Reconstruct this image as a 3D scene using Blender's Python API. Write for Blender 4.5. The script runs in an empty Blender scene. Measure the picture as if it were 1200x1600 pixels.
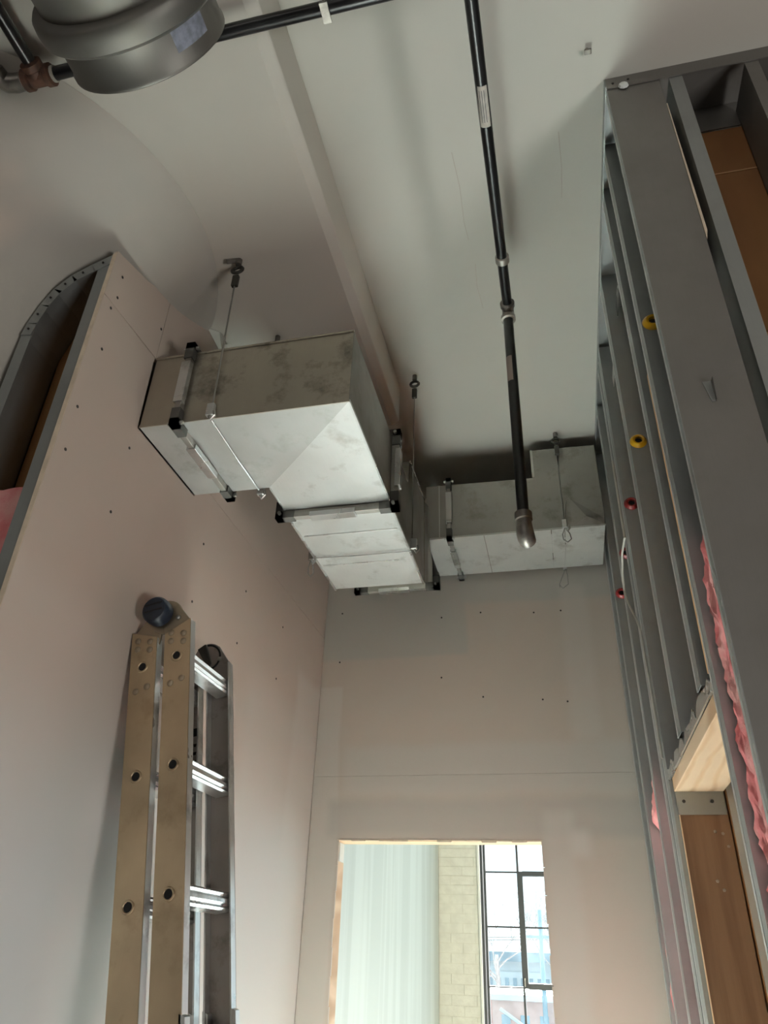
import bpy, math, random
import numpy as np
from mathutils import Vector, Matrix, noise
random.seed(7)
S = bpy.context.scene
COL = S.collection
K = 1.127                                   # metres per survey unit
CAMZ = 1.6
FL = -CAMZ / K                              # floor height in survey units (origin at the lens)
def W(x, y, z): return Vector((K * x, K * y, CAMZ + K * z))

# ------------------------------------------------------------------ camera
yaw, pitch, roll = 0.245233302, 0.546428657, 0.0377769223
fwd = Vector((-math.sin(yaw) * math.cos(pitch), math.cos(yaw) * math.cos(pitch), math.sin(pitch)))
rt = Vector((math.cos(yaw), math.sin(yaw), 0)); up = rt.cross(fwd)
r2 = rt * math.cos(roll) + up * math.sin(roll); u2 = -rt * math.sin(roll) + up * math.cos(roll)
cam = bpy.data.cameras.new('camera'); cam_o = bpy.data.objects.new('camera', cam); COL.objects.link(cam_o)
cam_o.matrix_world = Matrix(((r2.x, u2.x, -fwd.x, 0), (r2.y, u2.y, -fwd.y, 0), (r2.z, u2.z, -fwd.z, CAMZ), (0, 0, 0, 1)))
cam.sensor_fit = 'VERTICAL'; cam.sensor_height = 24.0; cam.lens = 1144.03 / 1600 * 24.0
cam.clip_start = 0.05; cam.clip_end = 500
S.camera = cam_o

# ------------------------------------------------------------------ world, sun, lamps, exposure
w = bpy.data.worlds.new('sky'); S.world = w; w.use_nodes = True
bg = w.node_tree.nodes['Background']; bg.inputs['Color'].default_value = (0.80, 0.93, 1.0, 1); bg.inputs['Strength'].default_value = 1.5
sun = bpy.data.lights.new('sun', 'SUN'); sun.energy = 205; sun.angle = math.radians(1.2); sun.color = (1.0, 0.985, 0.95)
sun_o = bpy.data.objects.new('sun', sun); COL.objects.link(sun_o)
sun_o.rotation_euler = Vector((-0.02, -math.cos(math.radians(31)), -math.sin(math.radians(31)))).to_track_quat('-Z', 'Y').to_euler()
def area(name, loc, target, sx, sy, power, color):
    l = bpy.data.lights.new(name, 'AREA'); l.shape = 'RECTANGLE'; l.size = sx * K; l.size_y = sy * K; l.energy = power; l.color = color
    o = bpy.data.objects.new(name, l); COL.objects.link(o); o.location = W(*loc)
    o.rotation_euler = (W(*target) - W(*loc)).to_track_quat('-Z', 'Y').to_euler()
    return o
area('rear_room_fill', (-1.2, -4.2, 0.9), (-0.6, 2.0, 1.0), 2.6, 1.6, 30, (1.0, 0.95, 0.88))  # added fill from behind; the rear room has no window
area('front_room_fill', (2.3, -0.45, -1.0), (-0.8, 1.2, 1.7), 1.0, 0.6, 46, (1.0, 0.97, 0.92))  # added low fill on the right, without a fixture
area('far_room_fill', (3.6, 3.7, 0.2), (-0.6, 6.5, 0.3), 2.4, 2.0, 16, (0.95, 0.98, 1.0))  # added unseen fill that brightens the brick pier
S.view_settings.view_transform = 'Standard'; S.view_settings.look = 'None'
S.view_settings.exposure = 0.40; S.view_settings.gamma = 1.0; S.view_settings.use_curve_mapping = False
S.cycles.max_bounces = 10; S.cycles.diffuse_bounces = 6; S.cycles.glossy_bounces = 5; S.cycles.transparent_max_bounces = 12
S.cycles.caustics_reflective = False; S.cycles.caustics_refractive = False; S.cycles.sample_clamp_indirect = 6.0

# ------------------------------------------------------------------ materials
def nodes(name):
    m = bpy.data.materials.new(name); m.use_nodes = True; nt = m.node_tree
    return m, nt, nt.nodes['Principled BSDF']
def N(nt, kind, **inp):
    n = nt.nodes.new(kind)
    for k, v in inp.items():
        k2 = k.replace('_', ' ')
        if k2 in n.inputs: n.inputs[k2].default_value = v
        else: setattr(n, k, v)
    return n
def mixc(nt, fac, a, b):
    n = nt.nodes.new('ShaderNodeMix'); n.data_type = 'RGBA'
    for s, v in ((n.inputs[0], fac), (n.inputs[6], a), (n.inputs[7], b)):
        if hasattr(v, 'is_output'): nt.links.new(v, s)
        elif isinstance(v, (int, float)): s.default_value = v
        else: s.default_value = (*v, 1)
    return n.outputs[2]
def mathn(nt, op, a, b=None):
    n = nt.nodes.new('ShaderNodeMath'); n.operation = op
    for i, v in enumerate((a, b)):
        if v is None: continue
        if hasattr(v, 'is_output'): nt.links.new(v, n.inputs[i])
        else: n.inputs[i].default_value = v
    return n.outputs[0]
def noise_fac(nt, vec, scale, detail=4, lo=0.4, hi=0.65, rough=0.55):
    n = N(nt, 'ShaderNodeTexNoise', Scale=scale, Detail=detail, Roughness=rough)
    if vec is not None: nt.links.new(vec, n.inputs['Vector'])
    r = N(nt, 'ShaderNodeMapRange'); r.inputs[1].default_value = lo; r.inputs[2].default_value = hi; r.clamp = True
    nt.links.new(n.outputs['Fac'], r.inputs[0]); return r.outputs[0]
def worldpos(nt): return nt.nodes.new('ShaderNodeNewGeometry').outputs['Position']
def stretch(nt, vec, s):
    m = N(nt, 'ShaderNodeMapping'); m.inputs['Scale'].default_value = s; nt.links.new(vec, m.inputs['Vector']); return m.outputs[0]
def simple(name, col, rough=0.5, metal=0.0, var=0.12, scale=6, bump=0.0, bscale=60, st=(1, 1, 1), col2=None, lo=0.4, hi=0.65):
    m, nt, b = nodes(name)
    v = stretch(nt, nt.nodes.new('ShaderNodeTexCoord').outputs['Object'], st)
    f = noise_fac(nt, v, scale, lo=lo, hi=hi)
    c2 = col2 or tuple(c * (1 - 2 * var) for c in col)
    nt.links.new(mixc(nt, f, col, c2), b.inputs['Base Color'])
    b.inputs['Roughness'].default_value = rough; b.inputs['Metallic'].default_value = metal
    if bump:
        n2 = N(nt, 'ShaderNodeTexNoise', Scale=bscale, Detail=3); nt.links.new(v, n2.inputs['Vector'])
        bp = N(nt, 'ShaderNodeBump', Strength=bump, Distance=0.004); nt.links.new(n2.outputs['Fac'], bp.inputs['Height']); nt.links.new(bp.outputs[0], b.inputs['Normal'])
    return m
def smooth_box(nt, pos, lims, soft):
    """soft-edged box mask for a colour patch, in metres in the world"""
    sp = nt.nodes.new('ShaderNodeSeparateXYZ'); nt.links.new(pos, sp.inputs[0]); out = None
    for ax, lim in lims.items():
        for k, edge in enumerate(lim):
            if edge is None: continue
            r = N(nt, 'ShaderNodeMapRange'); r.interpolation_type = 'SMOOTHSTEP'
            a, b = (edge - soft, edge + soft)
            r.inputs[1].default_value = a; r.inputs[2].default_value = b
            r.inputs[3].default_value = 0.0 if k == 0 else 1.0; r.inputs[4].default_value = 1.0 if k == 0 else 0.0
            nt.links.new(sp.outputs[ax], r.inputs[0])
            out = r.outputs[0] if out is None else mathn(nt, 'MULTIPLY', out, r.outputs[0])
    return out
def plaster(name, base, patches, var=0.05, rough=0.75, wob=0.05):
    """board paper / mud: base colour plus patches of mud or painted light and shade (col, {axis:(lo,hi)} in survey units, softness m, strength)"""
    m, nt, b = nodes(name)
    pos = worldpos(nt)
    nz = N(nt, 'ShaderNodeTexNoise', Scale=2.2, Detail=3); nt.links.new(pos, nz.inputs['Vector'])
    sub = N(nt, 'ShaderNodeVectorMath'); sub.operation = 'SUBTRACT'; nt.links.new(nz.outputs['Color'], sub.inputs[0]); sub.inputs[1].default_value = (.5, .5, .5)
    scl = N(nt, 'ShaderNodeVectorMath'); scl.operation = 'SCALE'; nt.links.new(sub.outputs[0], scl.inputs[0]); scl.inputs['Scale'].default_value = wob * 2
    add = N(nt, 'ShaderNodeVectorMath'); add.operation = 'ADD'; nt.links.new(pos, add.inputs[0]); nt.links.new(scl.outputs[0], add.inputs[1])
    col = mixc(nt, noise_fac(nt, pos, 1.6, lo=0.3, hi=0.7), base, tuple(c * (1 - 2 * var) for c in base))
    for pc, lims, soft, k in patches:
        L = {{'x': 0, 'y': 1, 'z': 2}[a]: [None if e is None else (K * e + (CAMZ if a == 'z' else 0)) for e in l] for a, l in lims.items()}
        col = mixc(nt, mathn(nt, 'MULTIPLY', smooth_box(nt, add.outputs[0], L, soft), k), col, pc)
    nt.links.new(col, b.inputs['Base Color']); b.inputs['Roughness'].default_value = rough
    n2 = N(nt, 'ShaderNodeTexNoise', Scale=45, Detail=4); nt.links.new(pos, n2.inputs['Vector'])
    bp = N(nt, 'ShaderNodeBump', Strength=0.08, Distance=0.004); nt.links.new(n2.outputs['Fac'], bp.inputs['Height']); nt.links.new(bp.outputs[0], b.inputs['Normal'])
    return m
def galv(name, col, rough, var=0.18, smudge=(0.16, 0.15, 0.12), k=0.7, metal=0.85):
    m, nt, b = nodes(name)
    o = nt.nodes.new('ShaderNodeTexCoord').outputs['Object']
    c = mixc(nt, noise_fac(nt, o, 3.0, lo=0.35, hi=0.7), col, tuple(x * (1 - var) for x in col))
    f = mathn(nt, 'MULTIPLY', noise_fac(nt, o, 7.0, detail=6, lo=0.54, hi=0.70, rough=0.65), k)
    c = mixc(nt, f, c, smudge)
    f2 = mathn(nt, 'MULTIPLY', noise_fac(nt, stretch(nt, o, (60, 3, 3)), 4.0, lo=0.5, hi=0.9), 0.25)
    c = mixc(nt, f2, c, tuple(x * 0.75 for x in col))
    nt.links.new(c, b.inputs['Base Color']); b.inputs['Metallic'].default_value = metal
    r = N(nt, 'ShaderNodeMapRange'); r.inputs[3].default_value = rough - 0.06; r.inputs[4].default_value = rough + 0.14
    nt.links.new(noise_fac(nt, o, 5.0, lo=0.3, hi=0.7), r.inputs[0]); nt.links.new(r.outputs[0], b.inputs['Roughness'])
    return m
PAPER = (0.54, 0.455, 0.39); MUD = (0.60, 0.56, 0.51); WHITE = (0.66, 0.66, 0.63); GREY_TONE = (0.38, 0.365, 0.325)
M = {}
M['ceiling'] = plaster('ceiling_paint', (0.67, 0.67, 0.61), [((0.60, 0.56, 0.50), {'x': (0.36, 3), 'y': (-3, 1.18)}, 0.08, 0.8)], 0.03, 0.7)  # darker box paints the partition's shadow on the ceiling
M['panel'] = plaster('drop_panel_paint', (0.60, 0.58, 0.52), [((0.55, 0.50, 0.44), {'x': (-0.95, -0.5), 'y': (1.0, 2.4)}, 0.12, 0.5)], 0.06, 0.7)
M['capital'] = plaster('capital_plaster', (0.49, 0.465, 0.415), [((0.60, 0.51, 0.43), {'y': (0.4, 1.0), 'z': (1.3, 1.66)}, 0.04, 0.7), ((0.42, 0.41, 0.37), {'y': (0.9, 1.10), 'z': (1.60, 1.80)}, 0.03, 0.6)], 0.10, 0.7)
M['wall_left'] = plaster('left_board_paper', PAPER, [
    ((0.60, 0.53, 0.47), {'y': (0.5, 1.6), 'z': (0.3, 0.69)}, 0.07, 0.6), (MUD, {'y': (2.35, 3.3), 'z': (-2, 0.86)}, 0.10, 0.6),
    (MUD, {'y': (2.86, 3.3), 'z': (-2, 1.05)}, 0.04, 0.7), ((0.46, 0.40, 0.34), {'y': (1.45, 2.0), 'z': (0.60, 0.85)}, 0.10, 0.5),
    (WHITE, {'y': (0.5, 3.3), 'z': (-2, 0.40)}, 0.18, 0.9), ((0.72, 0.74, 0.74), {'y': (0.5, 1.55), 'z': (-2, 0.2)}, 0.15, 0.9)], 0.04)  # white mud low down, lightened further in place of missing bounce light
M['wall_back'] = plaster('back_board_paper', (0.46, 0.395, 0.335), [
    (GREY_TONE, {'x': (-1.2, -0.38), 'z': (1.19, 1.7)}, 0.015, 0.75), (GREY_TONE, {'x': (-0.4, 0.4), 'z': (1.44, 1.7)}, 0.02, 0.75),  # broad grey patches high on the board
    ((0.49, 0.46, 0.415), {'x': (-1.2, -0.955), 'z': (-2, 1.06)}, 0.012, 0.7), ((0.46, 0.43, 0.385), {'x': (-0.93, 0.3), 'z': (0.59, 0.79)}, 0.03, 0.75),
    ((0.345, 0.315, 0.28), {'x': (-1.0, 0.3), 'z': (0.43, 0.57)}, 0.03, 0.7), ((0.47, 0.44, 0.395), {'x': (-0.09, 0.02), 'z': (-2, 0.52)}, 0.03, 0.6),
    ((0.50, 0.46, 0.41), {'x': (0.05, 0.17), 'z': (0.80, 1.5)}, 0.03, 0.5), ((0.53, 0.51, 0.47), {'x': (0.01, 0.08), 'z': (0.36, 0.45)}, 0.03, 0.6)], 0.03, wob=0.03)
M['board_edge'] = simple('gypsum_edge', (0.74, 0.62, 0.47), 0.8, var=0.08, scale=20)
M['drywall'] = simple('plain_drywall', (0.50, 0.44, 0.38), 0.8, var=0.05)
M['drywall_dim'] = simple('brown_site_wall', (0.30, 0.22, 0.15), 0.8, var=0.1)
M['white_wall'] = simple('white_painted_wall', (0.43, 0.49, 0.485), 0.55, var=0.07, scale=2.0, st=(1, 2.6, 0.12), lo=0.44, hi=0.56)  # vertical streaks in the colour stand in for light through window bars
M['floor'] = simple('dark_concrete', (0.018, 0.018, 0.018), 0.7, var=0.1)  # unseen slab kept near black to hold down bounce light
M['floor_bounce'] = simple('pale_bounce_floor', (0.84, 0.83, 0.79), 0.7, var=0.06)  # very pale so the unseen sheet throws sunlight upward
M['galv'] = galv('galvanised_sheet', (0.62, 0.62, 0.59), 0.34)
M['galv_warm'] = galv('smudged_shaded_sheet', (0.42, 0.385, 0.32), 0.40, smudge=(0.10, 0.095, 0.08), k=0.85)  # real smudges over a base darkened to paint shade on front faces
M['galv_mid'] = galv('galvanised_pan_shaded', (0.52, 0.53, 0.51), 0.42, metal=0.6, smudge=(0.28, 0.27, 0.24))  # same pan toned down to paint its weaker doorway reflection
M['galv_side'] = galv('galvanised_shaded_sheet', (0.255, 0.24, 0.215), 0.45)  # same sheet darkened to paint shade on right-hand faces
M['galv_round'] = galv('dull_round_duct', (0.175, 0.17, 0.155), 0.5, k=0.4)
M['galv_pan'] = galv('galvanised_pan_lit', (0.74, 0.76, 0.74), 0.40, metal=0.65, smudge=(0.34, 0.33, 0.30))  # same sheet lightened to paint floor bounce on undersides
M['galv_dark'] = galv('darker_galvanised', (0.35, 0.335, 0.305), 0.42)  # darkened zinc: flange frames, and shade painted on the back duct front
M['galv_flange'] = galv('flange_steel', (0.66, 0.67, 0.66), 0.25)
M['corner'] = simple('dark_corner_steel', (0.10, 0.098, 0.09), 0.5, 0.6)
M['stud'] = galv('steel_stud', (0.36, 0.38, 0.375), 0.45, var=0.10, k=0.15)
M['lip_highlight'] = galv('painted_lip_highlight', (0.66, 0.68, 0.67), 0.35, metal=0.45, k=0.1)  # pale zinc that paints the lit edge of each stud
M['stud_big'] = galv('steel_end_stud', (0.27, 0.26, 0.245), 0.52, var=0.10, k=0.15)
M['ply'] = simple('orange_plywood', (0.40, 0.19, 0.065), 0.7, var=0.2, scale=3, st=(1, 1, 0.3), col2=(0.26, 0.115, 0.04))
M['brown_wood'] = simple('brown_jamb_wood', (0.26, 0.15, 0.08), 0.6, var=0.15, scale=4, st=(6, 6, 0.4), col2=(0.18, 0.095, 0.045), bump=0.1)
def lumber(name, a, b):
    m, nt, bs = nodes(name); o = nt.nodes.new('ShaderNodeTexCoord').outputs['Object']
    wv = N(nt, 'ShaderNodeTexWave', Scale=5.0, Distortion=9.0, Detail=2.0); wv.inputs['Detail Scale'].default_value = 0.7
    nt.links.new(stretch(nt, o, (1.6, 0.5, 1.0)), wv.inputs['Vector'])
    r = N(nt, 'ShaderNodeMapRange'); r.inputs[1].default_value = 0.55; r.inputs[2].default_value = 1.0; nt.links.new(wv.outputs['Fac'], r.inputs[0])
    nt.links.new(mixc(nt, r.outputs[0], a, b), bs.inputs['Base Color']); bs.inputs['Roughness'].default_value = 0.65
    return m
M['pine'] = lumber('pale_pine', (0.62, 0.45, 0.30), (0.40, 0.25, 0.14))
M['pine_edge'] = simple('pine_edge', (0.85, 0.62, 0.40), 0.65, var=0.06)
M['ply_edge'] = simple('plywood_edge', (0.72, 0.43, 0.22), 0.7, var=0.1)
M['pink'] = simple('pink_fibreglass', (0.78, 0.24, 0.25), 0.95, var=0.15, scale=14, col2=(0.82, 0.42, 0.40), bump=0.6, bscale=90)
M['black_pipe'] = simple('black_steel_pipe', (0.012, 0.012, 0.013), 0.28, 0.3, var=0.2)
M['fitting'] = simple('dull_iron_fitting', (0.20, 0.185, 0.165), 0.38, 0.7, var=0.2, scale=30)
M['rust'] = simple('rusty_iron', (0.085, 0.036, 0.02), 0.7, 0.2, var=0.3, scale=40)
M['thread'] = simple('bare_thread', (0.42, 0.40, 0.36), 0.4, 0.6)
M['label'] = simple('paper_label', (0.52, 0.49, 0.44), 0.7, var=0.12, scale=40)
M['label_pink'] = simple('faded_label', (0.36, 0.29, 0.26), 0.7, var=0.06)
M['fleck'] = simple('paint_fleck', (0.40, 0.33, 0.26), 0.7)
M['print'] = simple('grey_print', (0.12, 0.12, 0.13), 0.7)
M['blue_label'] = simple('blue_grey_sticker', (0.20, 0.215, 0.27), 0.5, var=0.2, scale=45)
M['cable'] = simple('steel_wire', (0.30, 0.30, 0.28), 0.4, 0.8)
M['zinc'] = simple('zinc_fastener', (0.45, 0.45, 0.42), 0.35, 0.9)
M['dark_metal'] = simple('dark_metal', (0.05, 0.048, 0.04), 0.45, 0.5)
M['screw'] = simple('drywall_screw', (0.03, 0.026, 0.024), 0.5, 0.3)
M['yellow'] = simple('yellow_plastic', (0.62, 0.36, 0.01), 0.3, var=0.1)
M['red'] = simple('red_plastic', (0.22, 0.012, 0.012), 0.4, var=0.1)
M['white_cable'] = simple('white_cable_jacket', (0.62, 0.62, 0.56), 0.5)
M['alu_front'] = galv('worn_aluminium_warm_reflection', (0.49, 0.385, 0.255), 0.42, var=0.3, smudge=(0.24, 0.175, 0.105), k=0.6)  # tan base paints a warm room reflection over worn aluminium
M['alu'] = galv('worn_aluminium', (0.72, 0.73, 0.72), 0.30, smudge=(0.15, 0.14, 0.13), k=0.7)
M['alu_dark'] = galv('dark_aluminium', (0.36, 0.33, 0.31), 0.45, smudge=(0.08, 0.07, 0.06), k=0.7)  # darker tone for rear rails, rear hinge and sticker
M['hinge'] = galv('hinge_steel', (0.36, 0.30, 0.22), 0.45, smudge=(0.10, 0.08, 0.06), k=0.6)
M['blue_knob'] = simple('blue_rubber_knob', (0.007, 0.016, 0.036), 0.45, var=0.25, scale=18)
M['hole'] = simple('hole_black', (0.004, 0.004, 0.004), 0.9)  # flat black that paints the shade inside holes; also sticker print
M['brick'] = simple('cream_painted_brick', (0.64, 0.66, 0.61), 0.75, var=0.05, scale=12, bump=0.3, bscale=40)
M['brick_mortar'] = simple('cream_mortar', (0.60, 0.61, 0.55), 0.85, var=0.05)
M['sash'] = simple('dark_steel_sash', (0.030, 0.036, 0.040), 0.5, var=0.1)
M['sill_white'] = simple('white_reveal', (0.80, 0.84, 0.82), 0.6, var=0.03)
M['ext_blue'] = simple('distant_blue_steel', (0.22, 0.34, 0.42), 0.8, var=0.2, scale=0.6)
M['ext_pale'] = simple('distant_pale_wall', (0.50, 0.58, 0.62), 0.8, var=0.1, scale=0.5)
M['ext_brick'] = simple('distant_brick', (0.50, 0.33, 0.30), 0.85, var=0.1, scale=2)
M['ground'] = simple('dark_ground', (0.06, 0.065, 0.07), 0.9, var=0.1, scale=0.3)  # kept dark so little light bounces onto the facades
M['bark'] = simple('bark', (0.20, 0.20, 0.20), 0.9)
def glass():
    m, nt, b = nodes('dusty_window_glass'); out = nt.nodes['Material Output']
    t = N(nt, 'ShaderNodeBsdfTransparent'); t.inputs[0].default_value = (0.90, 0.97, 0.98, 1)
    d = N(nt, 'ShaderNodeBsdfTranslucent'); d.inputs[0].default_value = (0.85, 0.95, 1.0, 1)
    g = N(nt, 'ShaderNodeBsdfGlossy', Roughness=0.05)
    mx = N(nt, 'ShaderNodeMixShader'); nt.links.new(t.outputs[0], mx.inputs[1]); nt.links.new(d.outputs[0], mx.inputs[2])
    f = noise_fac(nt, nt.nodes.new('ShaderNodeTexCoord').outputs['Object'], 5.0, lo=0.3, hi=0.8)
    nt.links.new(mathn(nt, 'ADD', mathn(nt, 'MULTIPLY', f, 0.003), 0.0008), mx.inputs[0])
    m2 = N(nt, 'ShaderNodeMixShader'); m2.inputs[0].default_value = 0.04; nt.links.new(mx.outputs[0], m2.inputs[1]); nt.links.new(g.outputs[0], m2.inputs[2])
    nt.links.new(m2.outputs[0], out.inputs['Surface']); return m
M['glass'] = glass()

# ------------------------------------------------------------------ mesh helpers (all coordinates in survey units)
class MB:
    def __init__(s): s.v = []; s.f = []
    def poly(s, pts, faces):
        n = len(s.v); s.v += [tuple(p) for p in pts]; s.f += [tuple(i + n for i in f) for f in faces]; return s
    def box(s, x0, x1, y0, y1, z0, z1):
        x0, x1 = sorted((x0, x1)); y0, y1 = sorted((y0, y1)); z0, z1 = sorted((z0, z1))
        return s.poly([(x, y, z) for z in (z0, z1) for y in (y0, y1) for x in (x0, x1)],
                      [(0, 2, 3, 1), (4, 5, 7, 6), (0, 1, 5, 4), (2, 6, 7, 3), (0, 4, 6, 2), (1, 3, 7, 5)])
    def prism(s, pts, d):
        """closed planar outline pts extruded by vector d"""
        n = len(pts); d = Vector(d); P = [Vector(p) for p in pts]
        nrm = sum((P[i].cross(P[(i + 1) % n]) for i in range(n)), Vector())
        if nrm.dot(d) > 0: P = P[::-1]
        return s.poly(P + [p + d for p in P], [tuple(range(n)), tuple(range(2 * n - 1, n - 1, -1))] + [((i + 1) % n, i, n + i, n + (i + 1) % n) for i in range(n)])
    def tube(s, pts, r, n=10, closed=False, caps=True):
        P = [Vector(p) for p in pts]; m = len(P); R = r if isinstance(r, (list, tuple)) else [r] * m
        ref = None; rings = []
        for i, p in enumerate(P):
            a = P[(i - 1) % m] if (closed or i > 0) else P[0]; b = P[(i + 1) % m] if (closed or i < m - 1) else P[-1]
            t = (b - a).normalized() if (b - a).length > 1e-9 else Vector((0, 0, 1))
            if ref is None: ref = t.orthogonal().normalized()
            ref = (ref - t * ref.dot(t)); ref = ref.normalized() if ref.length > 1e-6 else t.orthogonal().normalized()
            bi = t.cross(ref)
            rings.append([p + (ref * math.cos(2 * math.pi * k / n) + bi * math.sin(2 * math.pi * k / n)) * R[i] for k in range(n)])
        F = []; cnt = m if closed else m - 1
        for i in range(cnt):
            j = (i + 1) % m
            F += [(i * n + k, i * n + (k + 1) % n, j * n + (k + 1) % n, j * n + k) for k in range(n)]
        if caps and not closed: F += [tuple(range(n - 1, -1, -1)), tuple((m - 1) * n + k for k in range(n))]
        return s.poly([q for r_ in rings for q in r_], F)
    def cyl(s, a, b, r, n=14): return s.tube([a, b], r, n)
    def lathe(s, o, ax, prof, n=40):
        """profile [(r, h)] turned about axis ax through o"""
        a = Vector(ax).normalized(); e = a.orthogonal().normalized(); f = a.cross(e); o = Vector(o)
        pts = [o + a * h + (e * math.cos(2 * math.pi * k / n) + f * math.sin(2 * math.pi * k / n)) * max(r, 1e-5) for r, h in prof for k in range(n)]
        F = [(i * n + k, i * n + (k + 1) % n, (i + 1) * n + (k + 1) % n, (i + 1) * n + k) for i in range(len(prof) - 1) for k in range(n)]
        return s.poly(pts, F)
    def build(s, name, mat, parent=None, bevel=0.0, smooth=False, base=None, **props):
        P = [W(*v) for v in s.v]
        if parent is not None: org = Vector(parent['_o'])
        elif base is not None: org = W(*base)
        else:
            lo = [min(p[i] for p in P) for i in range(3)]; hi = [max(p[i] for p in P) for i in range(3)]
            org = Vector(((lo[0] + hi[0]) / 2, (lo[1] + hi[1]) / 2, lo[2]))
        me = bpy.data.meshes.new(name); me.from_pydata([tuple(p - org) for p in P], [], s.f); me.update()
        me.materials.append(M[mat] if isinstance(mat, str) else mat)
        if smooth:
            me.polygons.foreach_set('use_smooth', [True] * len(me.polygons)); me.set_sharp_from_angle(angle=math.radians(40))
        o = bpy.data.objects.new(name, me); COL.objects.link(o)
        if parent is not None: o.parent = parent
        else: o.location = org
        o['_o'] = tuple(org)
        if bevel:
            b = o.modifiers.new('edge', 'BEVEL'); b.width = bevel; b.segments = 2; b.limit_method = 'ANGLE'; b.angle_limit = math.radians(40)
        for k, v in props.items(): o[k] = v
        return o
def thing(name, label, cat, base, group=None, kind=None):
    o = bpy.data.objects.new(name, None); COL.objects.link(o); o.location = W(*base); o['_o'] = tuple(W(*base)); o.empty_display_size = 0.05
    o['label'] = label
    if cat: o['category'] = cat
    if group: o['group'] = group
    if kind: o['kind'] = kind
    return o
def box(*a): return MB().box(*a)
def structure(name, label, cat, base): return thing(name, label, cat, base, kind='structure')

# ================================================================== SETTING
XL, XR, YB, ZC, ZP = -1.066, 0.276, 3.177, 2.05, 1.85
PX, PY0, PY1 = -0.526, 0.15, 2.30                  # drop panel edges
CC = (-1.573, 1.224)                               # column axis
# floor
fl = structure('floor', 'site floor below the frame with an added pale bounce sheet', 'floor', (0, 1, FL - .1))
box(-5, 5, -5, 6.7, FL - .1, FL).build('slab', 'floor', fl)
box(XL, 0.41, -1.2, 3.3, FL, FL + .012).build('bounce_sheet', 'floor_bounce', fl)  # unseen pale sheet added to bounce sunlight up to the ceiling
# ceiling with the drop panel and the mushroom column
ce = structure('ceiling', 'painted concrete ceiling with drop panel and flared column head', 'ceiling', (0, 1, ZC))
box(-5, 5, -5, 6.7, ZC, ZC + .15).build('slab', 'ceiling', ce)
mb = MB(); c = .03
mb.prism([(CC[0] * 2 - PX, 0, ZC), (CC[0] * 2 - PX, 0, ZP), (PX - c, 0, ZP), (PX, 0, ZP + .02), (PX, 0, ZC)], (0, PY1 - PY0, 0))
for i, v in enumerate(mb.v): mb.v[i] = (v[0], v[1] + PY0, v[2])
mb.build('drop_panel', 'panel', ce, bevel=.006)
prof = [(.278, FL), (.278, 1.25), (.288, 1.37), (.315, 1.47), (.345, 1.555), (.395, 1.615), (.45, 1.655), (.51, 1.695), (.565, 1.745), (.62, 1.80), (.655, 1.832), (.668, 1.849)]
MB().lathe((CC[0], CC[1], 0), (0, 0, 1), prof, 72).build('column', 'capital', ce, smooth=True, label='plastered mushroom column head with a curved flare')
# faint cracks in the ceiling paint: thin proud ridges of caulk lines
for pts in ([(-.16, 1.30), (-.152, 1.42), (-.156, 1.55), (-.150, 1.62)], [(-.14, 1.72), (-.146, 1.82), (-.136, 1.93)], [(.15, 1.30), (.157, 1.42), (.155, 1.52)], [(-.05, 2.25), (-.046, 2.36)]):
    MB().tube([(x, y, ZC + .0002) for x, y in pts], .0007, 5).build('hairline_crack', 'drywall', ce)

# left wall: boards with joints, cut to the column head and drop panel
wl = structure('wall_left', 'left corridor wall of unpainted drywall boards with mud patches', 'wall', (XL, 2.1, FL))
T = .013
def wallpoly(pts, g=.0): return MB().prism([(XL, y, z) for y, z in pts], (-T, 0, 0))
YE = 1.138
seam = lambda y: 1.471 + (y - 1.144) * .075
duct_hole = (1.405, 1.77, 1.228, 1.492)
wallpoly([(YE, FL), (YE, seam(YE) - .0015), (1.405, seam(1.40) - .0015), (1.409, 1.232), (1.769, 1.232), (1.769, 1.30), (3.175, 1.30), (3.175, FL)]).build('drywall_panel', 'wall_left', wl)
wallpoly([(YE, seam(YE) + .0015), (YE, 1.636), (1.283, 1.682), (1.409, 1.742), (1.411, 1.491), (1.405, seam(1.40) + .0015)]).build('drywall_panel', 'wall_left', wl)
wallpoly([(1.4125, 1.491), (1.4125, 1.744), (1.646, 1.845), (2.30, 1.849), (2.30, 2.05), (3.175, 2.05), (3.175, 1.302), (1.769, 1.302), (1.769, 1.491)]).build('drywall_panel', 'wall_left', wl)
MB().prism([(XL - .0005, YE - .0012, FL), (XL - .0005, YE - .0012, 1.63), (XL - T + .0005, YE - .0012, 1.625), (XL - T + .0005, YE - .0012, FL)], (0, .001, 0)).build('board_edge', 'board_edge', wl, label='cream cut edge of the drywall board')
MB().prism([(XL + .001, 1.64, 1.843), (XL + .03, 1.67, 1.848), (XL + .045, 1.70, 1.815), (XL + .02, 1.74, 1.80), (XL + .001, 1.74, 1.838)], (0.004, .006, .006)).build('plaster_flake', 'ceiling', wl)
for y, z in [(1.183, 1.582), (1.188, 1.507), (1.176, 1.455), (1.19, 1.32), (1.17, 1.113), (1.175, .989), (1.398, 1.154), (1.391, .948), (1.88, 1.12), (1.874, .915), (2.227, .916), (2.24, 1.12), (2.62, .92), (2.63, 1.14), (1.40, 1.60)]:
    MB().cyl((XL - .002, y, z), (XL + .0012, y, z), .0042, 8).build('screw', 'screw', wl)
# backing: studs behind the left boards keep it a solid wall
box(XL - .14, XL - T - .001, 1.42, 3.175, FL, 1.2).build('backing', 'drywall', wl)
box(XL - .14, XL - .128, 1.30, 3.175, 1.2, 1.84).build('backing', 'drywall', wl)

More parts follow.
